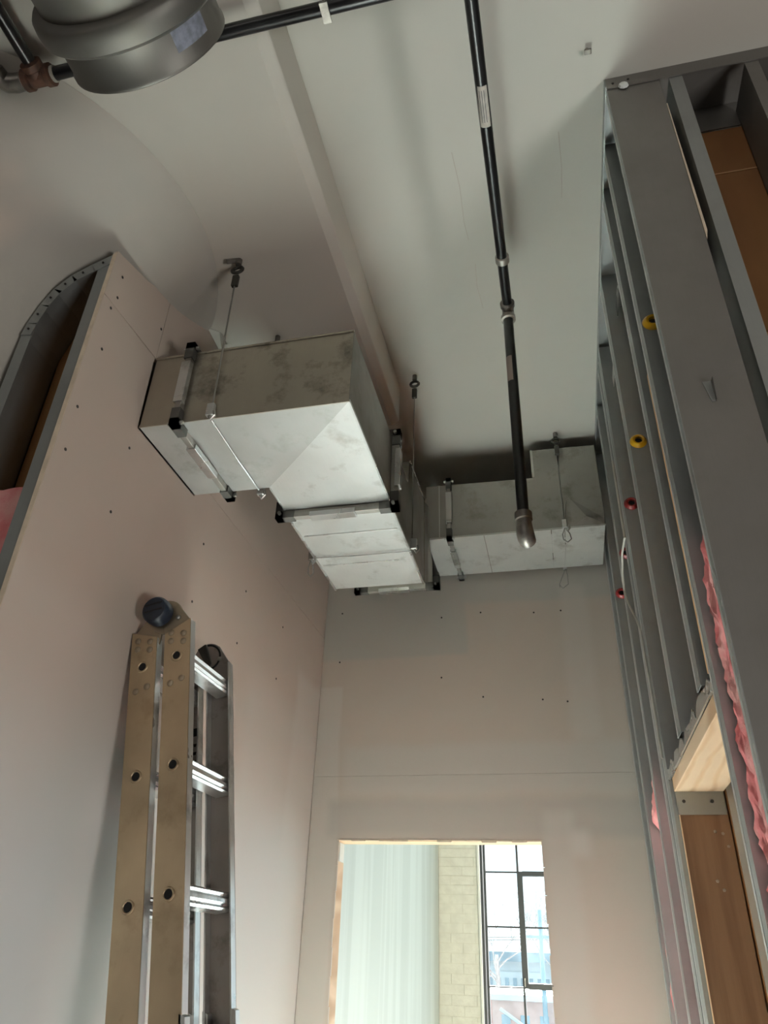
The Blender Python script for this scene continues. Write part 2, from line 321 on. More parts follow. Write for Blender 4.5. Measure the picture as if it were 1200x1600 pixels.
# steel framed return beside the column (end of the left wall)
wr = structure('wall_front_left', 'open steel framed wall end between drywall edge and column head', 'wall', (-1.18, YE, FL))
y0, y1 = YE + .002, YE + .142
box(XL - T - .034, XL - T - .001, y0, y0 + .004, FL, 1.59).build('stud', 'stud', wr)
box(XL - T - .004, XL - T - .001, y0 + .004, y1, FL, 1.62).build('stud', 'stud', wr)
mb = MB(); mb.box(-1.282, -1.25, y0, y0 + .004, FL, 1.375); mb.box(-1.282, -1.278, y0 + .004, y1, FL, 1.42); mb.build('stud', 'stud', wr)
trk = [(XL - T, 1.622), (-1.135, 1.597), (-1.19, 1.566), (-1.232, 1.522), (-1.258, 1.466), (-1.276, 1.40), (-1.282, 1.36)]
for i in range(len(trk) - 1):
    (xa, za), (xb, zb) = trk[i], trk[i + 1]
    d = Vector((xb - xa, 0, zb - za)).normalized(); n = Vector((-d.z, 0, d.x)) * .032
    if n.z > 0: n = -n
    q = [(xa, y0 - .003, za), (xb, y0 - .003, zb), (xb + n.x, y0 - .003, zb + n.z), (xa + n.x, y0 - .003, za + n.z)]
    mb = MB().prism(q, (0, .003, 0)); mb.prism([(xa, y0, za), (xb, y0, zb), (xb + n.x * .1, y0, zb + n.z * .1), (xa + n.x * .1, y0, za + n.z * .1)], (0, .14, 0))
    mb.build('track_segment', 'stud', wr)
    MB().cyl(((xa + xb) / 2 + n.x * .5, y0 - .006, (za + zb) / 2 + n.z * .5), ((xa + xb) / 2 + n.x * .5, y0 - .002, (za + zb) / 2 + n.z * .5), .003, 8).build('screw', 'screw', wr)
box(-1.275, XL - T - .005, y1 + .001, y1 + .013, FL, 1.60).build('plywood_sheet', 'ply', wr, label='orange brown plywood at the back of the bay')
box(-5, CC[0], 1.28, 1.34, FL, 1.85).build('partition', 'drywall_dim', wr)

# back wall with the doorway
wb = structure('wall_back', 'end wall of taped drywall boards around a rough doorway', 'wall', (-.4, YB, FL))
OL, OR, OT = -.941, -.104, .413
TB = .013
def bpan(x0, x1, z0, z1): return box(x0, x1, YB, YB + TB, z0, z1)
bpan(XL + .001, OL, FL, .664).build('drywall_panel', 'wall_back', wb)
bpan(OR, .41, FL, .664).build('drywall_panel', 'wall_back', wb)
bpan(OL, OR, OT, .664).build('drywall_panel', 'wall_back', wb)
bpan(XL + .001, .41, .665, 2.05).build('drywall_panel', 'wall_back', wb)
for (a, b_, c_, d_) in ((XL - .15, OL - .04, FL, 2.05), (OR + .04, .44, FL, 2.05), (OL - .04, OR + .04, OT + .04, 2.05)):
    box(a, b_, YB + .10, YB + .113, c_, d_).build('rear_board', 'drywall', wb)
# torn paper edge of the opening: uneven strips
random.seed(3)
for k in range(14):
    x0 = OL + k * (OR - OL) / 14; x1 = OL + (k + 1) * (OR - OL) / 14 - .002
    box(x0, x1, YB - .001, YB + TB - .002, OT - random.uniform(.001, .010), OT).build('torn_edge', 'board_edge', wb)
for k in range(9):
    z0 = -.45 + k * .096
    box(OR - random.uniform(.001, .008), OR, YB - .001, YB + TB - .002, z0, z0 + .093).build('torn_edge', 'wall_back', wb)
    box(OL, OL + random.uniform(.001, .006), YB - .001, YB + TB - .002, z0, z0 + .093).build('torn_edge', 'wall_back', wb)
for x, z in [(-.985, 1.429), (-.496, 1.377), (-.312, 1.391), (-.069, 1.375), (.052, 1.377), (-.982, 1.181), (-.499, 1.086), (-.315, .991), (-.06, .97), (.043, .958)]:
    MB().cyl((x, YB + .002, z), (x, YB - .0012, z), .0042, 8).build('screw', 'screw', wb)
dr = structure('door_1', 'rough doorway lined with pale pine framing lumber', 'doorway', (-.52, YB + .06, FL))
box(OL - .03, OL - .001, YB + TB + .001, YB + .113, FL, OT - .005).build('side_jamb', 'pine', dr)
box(OR + .006, OR + .036, YB + TB + .001, YB + .113, FL, OT - .005).build('side_jamb', 'pine', dr)
box(OL - .03, OR + .036, YB + TB + .001, YB + .113, OT - .004, OT + .03).build('head_jamb', 'pine_edge', dr)
box(OL - .0005, OL + .004, YB + .03, YB + .095, .335, .406).build('steel_angle', 'sill_white', dr, label='bright galvanised angle clip at the top corner')

# ------------------------------------------------------------------ right hand stud partition
wp = structure('wall_right', 'right corridor wall of bare steel studs around a header', 'wall', (.34, 2.2, FL))
XO = .409
YS = 1.18
def stud(yw, yl, z0, z1, mat='stud', par=wp, depth=XO):
    """C stud: web facing the camera at yw, flange on the corridor face running to yl, returned lip"""
    mb = MB(); t = .0022
    mb.box(XR, depth, yw, yw + t, z0, z1); mb.box(XR, XR + t, yw + t, yl, z0, z1); mb.box(depth - t, depth, yw + t, yl, z0, z1)
    mb.box(XR + t, XR + .011, yl - t, yl, z0, z1)
    o = mb.build('stud', mat, par)
    box(XR - .0008, XR - .0001, yl - .012, yl, z0, z1).build('stud_highlight', 'lip_highlight', o)  # thin strip added to draw the lit flange edge
    return o
def grommet(par, yw, zc, mat, xc=.300):
    MB().lathe((xc, yw, zc), (0, 1, 0), [(.011, -.010), (.016, -.012), (.0225, -.005), (.0245, .0), (.0245, .001), (.011, .001), (.011, -.010)], 20).build('grommet', mat, par, smooth=True)
    MB().cyl((xc, yw - .0005, zc), (xc, yw + .0003, zc), .0115, 16).build('knockout_shade_disc', 'hole', par)
s1 = stud(YS, 1.212, FL, 2.035, 'stud_big'); s1['label'] = 'wide grey end stud facing the room'
box(XR - .0015, XR, YS - .001, YS + .016, FL, 2.0).build('stud_corner', 'stud', s1)
MB().prism([(.327, YS, .968), (.343, YS, .968), (.343, YS, .918), (.336, YS, .918)], (0, -.001, 0)).build('bent_tab', 'stud', s1)
MB().prism([(.343, YS, .968), (.343, YS - .018, .966), (.343, YS - .010, .918), (.343, YS, .918)], (.001, 0, 0)).build('bent_tab', 'stud_big', s1)
s2 = stud(1.355, 1.398, FL, 2.03); grommet(s2, 1.355, 1.31, 'yellow', .302)
for z in (.99, .745): MB().cyl((.32, 1.353, z), (.32, 1.3562, z), .004, 8).build('screw_hole_shade_disc', 'hole', s2)
s3 = stud(1.50, 1.548, .475, 2.03)
s4 = stud(1.842, 1.905, .475, 2.03); grommet(s4, 1.842, 1.318, 'yellow')
s5 = stud(2.195, 2.262, FL, 2.03); grommet(s5, 2.195, 1.32, 'red')
s5b = stud(2.285, 2.335, FL, 2.03)
s6 = stud(2.55, 2.60, FL, 2.03); grommet(s6, 2.55, 1.32, 'red')
s7 = stud(2.905, 2.955, FL, 2.03); grommet(s7, 2.905, 1.32, 'red')
s8 = stud(3.09, 3.15, FL, 2.03)
# top track and the short clips near the stud tops
mb = MB(); mb.box(XR - .003, XR, YS - .003, 3.17, 2.012, ZC - .0005); mb.box(XR, XO, YS - .003, 3.17, ZC - .004, ZC - .0005); mb.box(XO - .003, XO, 1.33, 3.17, 2.0, ZC - .004)
mb.build('top_track', 'stud', wp)
for ya, yb, zc in ((1.216, 1.352, 1.885), (1.40, 1.498, 1.93), (1.552, 1.838, 1.845), (1.91, 2.19, 1.845), (2.605, 2.9, 1.87)):
    mb = MB(); mb.box(XR + .03, XR + .032, ya, yb, zc - .022, zc + .022); mb.box(XR + .032, XR + .06, ya, yb, zc + .020, zc + .022)
    cl = mb.build('bridging_clip', 'galv_flange', wp)
    MB().cyl((XR + .028, (ya + yb) / 2 + .02, zc), (XR + .0305, (ya + yb) / 2 + .02, zc), .005, 8).build('screw', 'screw', cl)
box(.45, 5, YB, YB + .1, FL, 2.05).build('side_room_board', 'drywall_dim', wp)
box(XO + .004, XO + .020, 2.176, 2.19, FL, .44).build('board_edge', 'sill_white', wp)
# header over the side opening: pine plank under a cut steel track
hd = box(XR + .006, XO - .004, 1.41, 2.172, .402, .438).build('header_plank', 'pine', wp, bevel=.002)
mb = MB(); mb.box(XR + .002, XO - .002, 1.402, 2.19, .439, .4415)
top = [(1.402 + i * .788 / 26, .462 + .010 * math.sin(i * 1.7) * (i % 3) / 2 - (.012 if i % 7 == 0 else 0)) for i in range(27)]
mb.prism([(XR, 1.402, .434), (XR, 2.19, .434)] + [(XR, y, z) for y, z in reversed(top)], (.002, 0, 0))
mb.build('header_track', 'galv_flange', wp, label='bright steel header track with a ragged cut edge')
box(XR - .0015, XR - .0002, 1.41, 2.19, .434, .4385).build('track_lip', 'galv_flange', wp)
cp = box(XR + .008, XO - .006, 2.172, 2.1745, .345, .402).build('track_tab', 'stud', wp, label='steel tab with two screws below the header')
for x in (.302, .372): MB().cyl((x, 2.1735, .378), (x, 2.170, .378), .0045, 8).build('screw', 'screw', cp)
box(XR + .012, XO - .004, 2.176, 2.192, FL, .352).build('jamb_plank', 'brown_wood', wp, label='brown wooden jamb plank facing the opening')
box(XR + .0105, XR + .0118, 2.176, 2.192, FL, .350).build('plank_edge', 'pine_edge', wp)
for x, z in ((.366, .305), (.384, .30), (.392, .27), (.35, .19), (.362, .17)):
    MB().lathe((x, 2.1758, z), (0, -1, 0), [(.0045, 0), (.0035, .001), (.0, .0012)], 5).build('paint_fleck', 'fleck', wp)
box(XR + .001, XR + .007, 1.399, 1.418, .47, 1.20).build('ply_strip', 'ply_edge', wp, label='orange plywood strip edge beside the second stud')
box(XR + .002, XO - .003, 1.399, 1.409, FL, .40).build('jamb_plank', 'pine_edge', wp)
# sheathing on the far face of the partition, sheets with gaps
for ya, yb in ((1.33, 1.42), (2.18, 3.17)):
    box(XO + .001, XO + .012, ya, yb, FL, 2.04).build('plywood_sheet', 'ply', wp)
box(XO + .001, XO + .012, 1.42, 2.18, .44, 2.04).build('plywood_sheet', 'ply', wp)
box(XR + .001, XO - .001, YS + .003, 1.352, FL, FL + .01).build('bottom_track', 'stud', wp)

# wall running right from the end stud
wf = structure('wall_front_right', 'open stud wall with orange plywood backing right of the end stud', 'wall', (.9, YS, FL))
mb = MB(); mb.box(XR, 3.0, YS - .004, YS - .001, 2.003, ZC - .0005); mb.box(XO + .001, 3.0, YS - .001, 1.312, ZC - .005, ZC - .001); mb.box(XO + .001, 3.0, 1.309, 1.312, 1.94, ZC - .005)
mb.build('top_track', 'stud_big', wf)
for x, z in ((.293, 2.022), (.333, 2.028)): MB().cyl((x, YS - .003, z), (x, YS - .0055, z), .0035, 8).build('screw', 'screw', wf)
MB().lathe((.318, YS - .004, 2.003), (0, -1, 0), [(.014, 0), (.011, .005), (.0, .007)], 9).build('mud_dab', 'sill_white', wf)
for x in (.433, .618, .803, .988, 1.173, 1.4, 1.7):
    mb = MB(); mb.box(x, x + .033, YS, YS + .0025, FL, 2.002); mb.box(x, x + .0025, YS + .0025, 1.308, FL, 2.002); mb.box(x, x + .033, 1.3055, 1.308, FL, 1.94)
    mb.build('stud', 'stud_big' if x > .5 else 'stud', wf)
zs = [FL, -.2, .60, 1.20, 1.756, 1.86 + .08]
box(XO + .005, 3.0, 1.3118, 1.3128, 1.7535, 1.758).build('sheet_edge', 'ply_edge', wf)
for a, b_ in zip(zs[:-1], zs[1:]):
    box(XO + .005, 3.0, 1.313, 1.325, a, b_ - .003).build('plywood_sheet', 'ply', wf)
MB().prism([(.4115, YS + .004, 1.9), (.4135, YS + .004, 1.9), (.4175, YS + .004, 1.40), (.4115, YS + .004, 1.37)], (0, .1, 0)).build('board_edge', 'board_edge', wf)

# ------------------------------------------------------------------ back room and its window
XWL = -1.06; YF = 6.5
wn = structure('wall_far_left', 'bright white side wall of the room beyond the doorway', 'wall', (XWL, 5, FL))
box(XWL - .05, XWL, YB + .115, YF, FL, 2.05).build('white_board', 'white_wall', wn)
far = structure('wall_far', 'cream painted brick pier beside the far window', 'wall', (-.9, YF, FL))
box(XWL - .2, -.745, YF + .012, YF + .25, FL, 2.05).build('pier_core', 'brick_mortar', far)
random.seed(5)
bh, bw = .0667, .19
pro = None
row = 0; z = -.62
while z < 1.0:
    x = XWL + (-bw / 2 if row % 2 else 0)
    while x < -.747:
        a, b_ = max(x, XWL) + .002, min(x + bw, -.747) - .002
        if b_ - a > .01: box(a, b_, YF + .006 + random.uniform(0, .003), YF + .0125, z + .002, z + bh - .002).build('brick', 'brick', far)
        x += bw
    z += bh; row += 1
box(-.745, -.728, YF - .005, YF + .2, FL + .4, 2.05).build('white_reveal', 'sill_white', far)
box(-.728, 5, YF + .012, YF + .25, FL, -1.3).build('apron', 'brick', far)
box(-.728, 5, YF + .012, YF + .25, 1.75, 2.05).build('lintel', 'brick', far)
wi = structure('window_1', 'tall steel sash window with dark glazing bars beyond the doorway', 'window', (1.5, YF + .06, -1.3))
yw = YF + .03
xs = [-.681 + .252 * i for i in range(0, 23)]
zr = [-1.29, -.931, -.545, -.159, .232, .614, 1.0, 1.386, 1.74]
box(-.726, -.706, yw - .02, yw + .06, -1.3, 1.75).build('frame_bar', 'sash', wi)
box(-.700, -.683, yw - .01, yw + .05, -1.3, 1.75).build('frame_bar', 'sash', wi)
box(-.726, 5, yw - .01, yw + .05, 1.74, 1.75).build('frame_bar', 'sash', wi)
box(-.726, 5, yw - .01, yw + .05, -1.3, -1.29).build('frame_bar', 'sash', wi)
vent = lambda i, j: (i % 4 in (1, 2)) and j in (3, 4)
for i in range(1, len(xs)):
    box(xs[i] - .008, xs[i] + .008, yw, yw + .03, -1.29, 1.74).build('glazing_bar', 'sash', wi)
for j in range(1, len(zr) - 1):
    box(-.683, 4.9, yw + .004, yw + .026, zr[j] - .0055, zr[j] + .0055).build('glazing_bar', 'sash', wi)
for c0 in range(1, 21, 4):                                 # opening vents: heavier sub-frames
    xa, xb = xs[c0], xs[c0 + 2]
    v = MB(); v.box(xa - .006, xa + .036, yw - .02, yw + .04, -.159, .614); v.box(xb - .030, xb + .012, yw - .02, yw + .04, -.159, .614)
    v.box(xa + .036, xb - .030, yw - .02, yw + .04, .585, .620); v.box(xa + .036, xb - .030, yw - .02, yw + .04, -.168, -.128)
    v = v.build('vent_frame', 'sash', wi)
    MB().tube([(xa + .012, yw - .022, -.10), (xa + .012, yw - .05, -.10), (xa + .012, yw - .05, -.15)], .005, 6).build('latch', 'zinc', v)
for i in range(len(xs) - 1):
    for j in range(len(zr) - 1):
        if i < 4 and 1 <= j <= 6: box(xs[i] + .009, xs[i + 1] - .009, yw + .012, yw + .015, zr[j] + .007, zr[j + 1] - .007).build('pane', 'glass', wi)
box(xs[4] + .01, xs[-1] - .01, yw + .031, yw + .033, -1.28, 1.73).build('pane', 'glass', wi)

# outer shell of the building that the photograph does not show
sh = structure('wall_rear', 'plain walls of the room behind the camera', 'wall', (0, -5, FL))
box(-5.05, 5.05, -5.1, -5, FL, 2.05).build('board', 'drywall_dim', sh)
box(-5.1, -5, -5, 6.7, FL, 2.05).build('board', 'drywall_dim', sh)
box(5, 5.1, -5, 6.7, FL, 2.05).build('board', 'drywall', sh)
box(-5, XWL - .06, 6.5, 6.6, FL, 2.05).build('board', 'drywall', sh)
box(3.0, 5, YS, 1.32, FL, 2.05).build('board', 'drywall_dim', sh)

# ================================================================== OUTSIDE
gr = structure('ground', 'dark ground outside the far window', 'ground', (0, 40, -4.2))
box(-80, 80, 7.2, 160, -4.3, -4.2).build('yard', 'ground', gr)
def far_building():
    o = thing('building', 'long low pale building with a blue roof band outside the window', 'building', (-3, 60, -4.2))
    box(-45, 40, 60, 70, -4.2, -.55).build('facade', 'ext_pale', o)
    box(-46, 41, 59.4, 71, .05, .62).build('roof_band', 'ext_blue', o)
    box(-45, 40, 60.3, 70, -.55, .05).build('upper_wall', 'ext_pale', o)
    for k in range(40): box(-14 + k * .55, -13.75 + k * .55, 59.9, 60, -3.0, -.9).build('window', 'ext_blue', o)
    return o
far_building()
nb = thing('building', 'pinkish brick building at the bottom of the far window', 'building', (-2, 26, -4.2))
box(-6, 3, 26, 34, -4.2, -.95).build('facade', 'ext_brick', nb)
box(-6.2, 3.2, 25.8, 34.2, -.95, -.80).build('parapet', 'ext_pale', nb)
for k in range(9): box(-4.6 + k * .55, -4.35 + k * .55, 25.96, 26, -2.2, -1.3).build('window', 'ext_blue', nb)
MB().tube([(-2.4, 25.6, -1.15), (-1.6, 25.6, -1.62)], .05, 6).build('stair_rail', 'ext_pale', nb)
pl = thing('utility_pole', 'dark utility pole standing in front of the pale sky', 'pole', (-1.12, 26, -4.2))
MB().tube([(-1.13, 25.2, -4.2), (-1.08, 25.2, 1.36)], [.075, .06], 8).build('post', 'ext_blue', pl)
box(-1.6, -.6, 25.15, 25.25, .62, .70).build('crossarm', 'ext_blue', pl)
for zz in (.35, .42): MB().tube([(-30, 26, zz + .3), (-8, 25.4, zz), (-1.1, 25.2, zz + .25), (8, 25.4, zz), (20, 26, zz + .3)], .012, 5).build('wire', 'bark', pl)
def tree(label, x, y, h, seed):
    random.seed(seed)
    t = thing('bare_tree', label, 'tree', (x, y, -4.2), 'bare winter trees outside the window')
    mbt = MB(); mbt.tube([(x, y, -4.2), (x + .05, y, -4.2 + h * .35), (x, y, -4.2 + h * .55)], [.16, .12, .08], 7); mbt.build('trunk', 'bark', t)
    br = MB()
    def grow(p, d, l, r, n):
        q = p + d * l; br.tube([p, p + d * l * .5 + Vector((random.uniform(-.05, .05), 0, .03)) * l, q], [r, r * .8, r * .6], 5)
        if n == 0: return
        for _ in range(3):
            e = (d + Vector((random.uniform(-.8, .8), random.uniform(-.5, .5), random.uniform(-.1, .5)))).normalized(); grow(q, e, l * random.uniform(.6, .85), r * .6, n - 1)
    base = Vector((x, y, -4.2 + h * .45))
    for _ in range(5): grow(base + Vector((0, 0, random.uniform(-.4, .6))), Vector((random.uniform(-.8, .8), random.uniform(-.4, .4), random.uniform(.5, 1))).normalized(), h * .16, .05, 4)
    br.build('branches', 'bark', t, kind='stuff'); return t
tree('bare winter tree seen through the left window panes', -4.0, 42, 8.2, 4)
tree('bare winter tree right of the utility pole outside', -1.2, 46, 8.6, 9)

# ================================================================== DUCTWORK
def fl_bar(mb, axis, pos, a0, a1, b0, b1, h, t):
    """rectangular flange frame around an opening, normal to axis"""
    def bx(p0, p1, q0, q1):
        if axis == 'x': mb.box(pos - t, pos + t, p0, p1, q0, q1)
        else: mb.box(p0, p1, pos - t, pos + t, q0, q1)
    bx(a0 - h, a1 + h, b0 - h, b0 - .0005); bx(a0 - h, a1 + h, b1 + .0005, b1 + h); bx(a0 - h, a0 - .0005, b0, b1); bx(a1 + .0005, a1 + h, b0, b1)
def flange(par, axis, pos, a0, a1, b0, b1, h=.026, t=.010):
    mb = MB(); fl_bar(mb, axis, pos, a0, a1, b0, b1, h, t); f = mb.build('flange', 'galv_dark', par, bevel=.0015)
    def bx(name, mat, p0, p1, q0, q1, tt):
        (box(pos - tt, pos + tt, p0, p1, q0, q1) if axis == 'x' else box(p0, p1, pos - tt, pos + tt, q0, q1)).build(name, mat, f, bevel=.001)
    e = h + .003
    for ca, sa in ((a0, -1), (a1, 1)):                     # dark pressed corner pieces with bolts
        for cb, sb in ((b0, -1), (b1, 1)):
            m = MB()
            for p, q in (((ca - sa * .034, ca + sa * e), (cb + sb * .002, cb + sb * e)), ((ca + sa * .002, ca + sa * e), (cb - sb * .034, cb + sb * e))):
                (m.box(pos - t - .004, pos + t + .004, *p, *q) if axis == 'x' else m.box(*p, pos - t - .004, pos + t + .004, *q))
            m.build('corner_piece', 'corner', f)
            A = ca + sa * h * .5; B = cb + sb * h * .5
            (MB().cyl((pos - t - .014, A, B), (pos + t + .014, A, B), .006, 6) if axis == 'x' else MB().cyl((A, pos - t - .014, B), (A, pos + t + .014, B), .006, 6)).build('bolt', 'zinc', f)
    la, lb = (a1 - a0), (b1 - b0)
    bx('cleat', 'galv_flange', a0 + la * .25, a0 + la * .68, b0 - h - .006, b0 - h + .012, t + .005)
    bx('cleat', 'galv_flange', a0 - h - .006, a0 - h + .012, b0 + lb * .22, b0 + lb * .80, t + .005)
    bx('cleat', 'galv_flange', a1 + h - .012, a1 + h + .006, b0 + lb * .22, b0 + lb * .80, t + .005)
    return f
DZ0, DZ1 = 1.235, 1.487
DX0, DX1, DY0, DY1 = -.812, -.460, 1.413, 1.763
d1 = thing('sheet_metal_duct', 'galvanised duct elbow coming out of the left wall', 'duct', (-.7, 1.6, DZ0))
mb = MB(); zb = DZ0
body = [(-1.062, DY0), (DX1, DY0), (DX1, 1.905), (DX0, 1.905), (DX0, DY1 + .003), (-1.062, DY1 + .003)]
# shell: side walls and top; the pan below is two creased sheets
n = len(body)
mb.poly([(x, y, DZ0) for x, y in body] + [(x, y, DZ1) for x, y in body], [(i, (i + 1) % n, n + (i + 1) % n, n + i) for i in range(n)] + [tuple(n + i for i in range(n))])
mb.build('duct_wall', 'galv_warm', d1); box(DX1, DX1 + .001, DY0 + .001, 1.904, DZ0 + .001, DZ1 - .001).build('side_shade_sheet', 'galv_side', d1)  # thin dark sheet over the right side paints its shade
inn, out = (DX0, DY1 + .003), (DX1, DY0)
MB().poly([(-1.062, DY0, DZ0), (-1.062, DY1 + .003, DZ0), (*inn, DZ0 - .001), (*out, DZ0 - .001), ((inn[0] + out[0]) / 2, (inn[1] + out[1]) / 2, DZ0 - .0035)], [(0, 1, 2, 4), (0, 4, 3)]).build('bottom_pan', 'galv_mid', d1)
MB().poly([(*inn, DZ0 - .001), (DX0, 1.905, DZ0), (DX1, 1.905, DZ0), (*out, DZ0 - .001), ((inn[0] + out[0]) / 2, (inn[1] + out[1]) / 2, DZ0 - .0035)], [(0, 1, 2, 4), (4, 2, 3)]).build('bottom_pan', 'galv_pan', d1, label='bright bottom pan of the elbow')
box(DX1 - .001, DX1 + .004, DY0, 1.895, DZ0 - .003, DZ0 + .006).build('seam_lip', 'galv_flange', d1)
box(-1.062, DX1 + .002, DY0 - .003, DY0, DZ0 - .003, DZ0 + .005).build('seam_lip', 'galv_warm', d1)
box(-1.062, DX1 + .002, DY0 - .003, DY0, DZ1 - .004, DZ1 + .003).build('seam_lip', 'galv_warm', d1)
box(DX0, DX0 + .004, DY1 + .006, 1.895, DZ0 - .004, DZ0).build('seam_lip', 'galv_flange', d1)
flange(d1, 'x', -.945, DY0, DY1, DZ0, DZ1, h=.022, t=.009)
flange(d1, 'y', 1.918, DX0, DX1, DZ0, DZ1, h=.026, t=.011)

d2 = thing('sheet_metal_duct', 'bright middle duct running away between two bolted flanges', 'duct', (-.64, 2.2, DZ0))
mb = MB(); prof2 = [(1.931, DZ0), (2.505, DZ0), (2.60, 1.282), (2.60, 1.64), (2.505, 1.605), (2.20, 1.590), (2.185, DZ1), (1.931, DZ1)]
for X in (DX0, DX1):
    pass
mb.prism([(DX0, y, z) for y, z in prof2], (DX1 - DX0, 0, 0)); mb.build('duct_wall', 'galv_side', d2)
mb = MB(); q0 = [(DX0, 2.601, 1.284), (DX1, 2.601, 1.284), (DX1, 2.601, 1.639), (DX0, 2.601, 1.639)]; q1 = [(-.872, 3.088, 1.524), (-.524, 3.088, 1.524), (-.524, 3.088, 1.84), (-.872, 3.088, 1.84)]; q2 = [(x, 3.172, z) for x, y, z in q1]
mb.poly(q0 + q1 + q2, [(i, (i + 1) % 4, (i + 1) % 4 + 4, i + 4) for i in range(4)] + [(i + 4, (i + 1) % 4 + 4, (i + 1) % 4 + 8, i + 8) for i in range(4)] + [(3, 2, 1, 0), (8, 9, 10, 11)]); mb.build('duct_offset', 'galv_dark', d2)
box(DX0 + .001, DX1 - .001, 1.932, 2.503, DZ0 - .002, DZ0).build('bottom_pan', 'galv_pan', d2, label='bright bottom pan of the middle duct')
for y in (2.078, 2.30): MB().tube([(DX0 + .012, y, DZ0 - .0015), (DX1 - .012, y, DZ0 - .0015)], .0035, 6).build('stiffening_bead', 'galv_flange', d2)
box(DX1 - .004, DX1 + .003, 1.931, 2.508, DZ0 - .006, DZ0 + .003).build('seam_lip', 'galv_flange', d2)
box(DX0 - .003, DX0 + .004, 1.931, 2.508, DZ0 - .006, DZ0 + .003).build('seam_lip', 'galv_flange', d2)
MB().poly([(DX1 + .002, 2.20, 1.59), (DX1 + .002, 2.50, 1.605), (DX1 + .002, 2.505, DZ0 + .004), (DX1 + .002, 2.205, 1.47), (DX1 + .006, 2.38, 1.47)], [(0, 3, 4), (3, 2, 4), (2, 1, 4), (1, 0, 4)]).build('side_panel', 'galv_side', d2)
MB().tube([(DX1 + .003, 2.20, 1.592), (DX1 + .003, 2.50, 1.607)], .003, 6).build('seam_lip', 'galv_flange', d2)
MB().tube([(DX1 + .003, 2.50, 1.607), (DX1 + .003, 2.505, DZ0 + .002)], .002, 6).build('seam_lip', 'galv_warm', d2)
flange(d2, 'y', 3.10, -.872, -.524, 1.524, 1.84, h=.030, t=.011)

RY0, RY1, RZ0, RZ1, RZ2 = 2.77, 3.135, 1.575, 1.850, 1.992
d3 = thing('sheet_metal_duct', 'stepped galvanised duct hung along the back wall', 'duct', (-.1, 2.95, RZ0))
outl = [(-.498, RZ0), (.262, RZ0), (.262, RZ2 - .005), (-.012, RZ2), (-.018, RZ1 - .008), (-.498, RZ1)]
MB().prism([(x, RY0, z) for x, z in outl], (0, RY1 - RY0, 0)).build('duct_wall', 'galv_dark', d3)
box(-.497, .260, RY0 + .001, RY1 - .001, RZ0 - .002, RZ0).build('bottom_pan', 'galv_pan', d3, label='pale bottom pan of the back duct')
MB().poly([(.125, RY0 - .001, RZ0 + .004), (.262, RY0 - .001, RZ0 + .004), (.262, RY0 - .001, RZ0 + .03), (.13, RY0 - .001, RZ0 + .145), (.19, RY0 - .007, RZ0 + .045)], [(0, 1, 4), (1, 2, 4), (2, 3, 4), (3, 0, 4)]).build('side_panel', 'galv_dark', d3)
box(-.02, -.010, RY0 - .003, RY0, RZ1 - .008, RZ2).build('seam_lip', 'galv', d3)
for x, m in ((-.245, 'galv_dark'), (.04, 'galv_flange')): box(x - .0015, x + .0015, RY0, RY1, RZ0 - .0035, RZ0 - .0015).build('seam_lip', m, d3)
box(-.44, -.436, RY0 - .002, RY0, RZ0, RZ1).build('seam_lip', 'galv', d3)
box(-.498, .264, RY0 - .003, RY0, RZ0 - .004, RZ0 + .003).build('seam_lip', 'galv', d3)
flange(d3, 'x', -.393, RY0, RY1, RZ0, RZ1, h=.020, t=.008)

# ------------------------------------------------------------------ wire hangers
def eye(par, x, y, ztop, drop=.10):
    m = MB(); m.cyl((x, y, ztop + .001), (x, y, ztop - .022), .010, 8); m.build('anchor', 'fitting', par)
    c_ = Vector((x, y, ztop - .045)); m = MB()
    m.tube([c_ + Vector((math.cos(a), .25 * math.sin(a), math.sin(a))) * .017 for a in [2 * math.pi * k / 16 for k in range(16)]], .0055, 7, closed=True); m.build('eye_ring', 'dark_metal', par, smooth=True)
    box(x - .010, x + .010, y - .006, y + .006, ztop - .118, ztop - .072).build('ferrule', 'dark_metal', par, bevel=.002)
    m = MB(); m.tube([(x, y, ztop - .060), (x, y, ztop - .074)], .004, 6); m.build('wire_loop', 'cable', par)
def gripper(par, x, y, z, loop=True, tilt=1):
    box(x - .011, x + .011, y - .010, y + .004, z - .014, z + .028).build('gripper', 'galv_flange', par, bevel=.003)
    m = MB(); m.tube([(x + .016, y - .012, z - .005), (x + .020, y - .014, z - .022), (x + .010, y - .012, z - .034), (x + .004, y - .012, z - .02)], .0045, 6); m.build('gripper_hook', 'zinc', par)
    if loop:
        m = MB(); m.tube([(x + tilt * dx, y - .006, z - .014 + dz) for dx, dz in ((0, 0), (-.012, -.03), (-.010, -.055), (.006, -.068), (.022, -.055), (.018, -.03), (.004, 0))], .0022, 6); m.build('wire_tail', 'cable', par)
WR = .0026
h1 = thing('wire_hanger', 'wire hanger with eye bolt carrying the near duct elbow', 'hanger', (-.845, 1.40, ZP), 'wire duct hangers')
eye(h1, -.846, 1.395, ZP)
MB().cyl((-.846, 1.395, ZP + .001), (-.880, 1.38, ZP - .016), .008, 7).build('anchor_nut', 'fitting', h1)
MB().tube([(-.846, 1.395, ZP - .115), (-.846, 1.404, 1.30), (-.846, 1.404, 1.245)], WR, 6).build('wire', 'cable', h1)
MB().tube([(-.846, 1.404, 1.245), (-.846, 1.412, DZ0 - .005), (-.846, 1.60, DZ0 - .008), (-.846, 1.765, DZ0 - .005), (-.846, 1.774, DZ0 + .01)], WR, 6).build('wire', 'galv_flange', h1)
MB().tube([(-.846, 1.774, DZ0 + .01), (-.846, 1.774, 1.50), (-.841, 1.735, ZP)], WR, 6).build('wire', 'cable', h1)
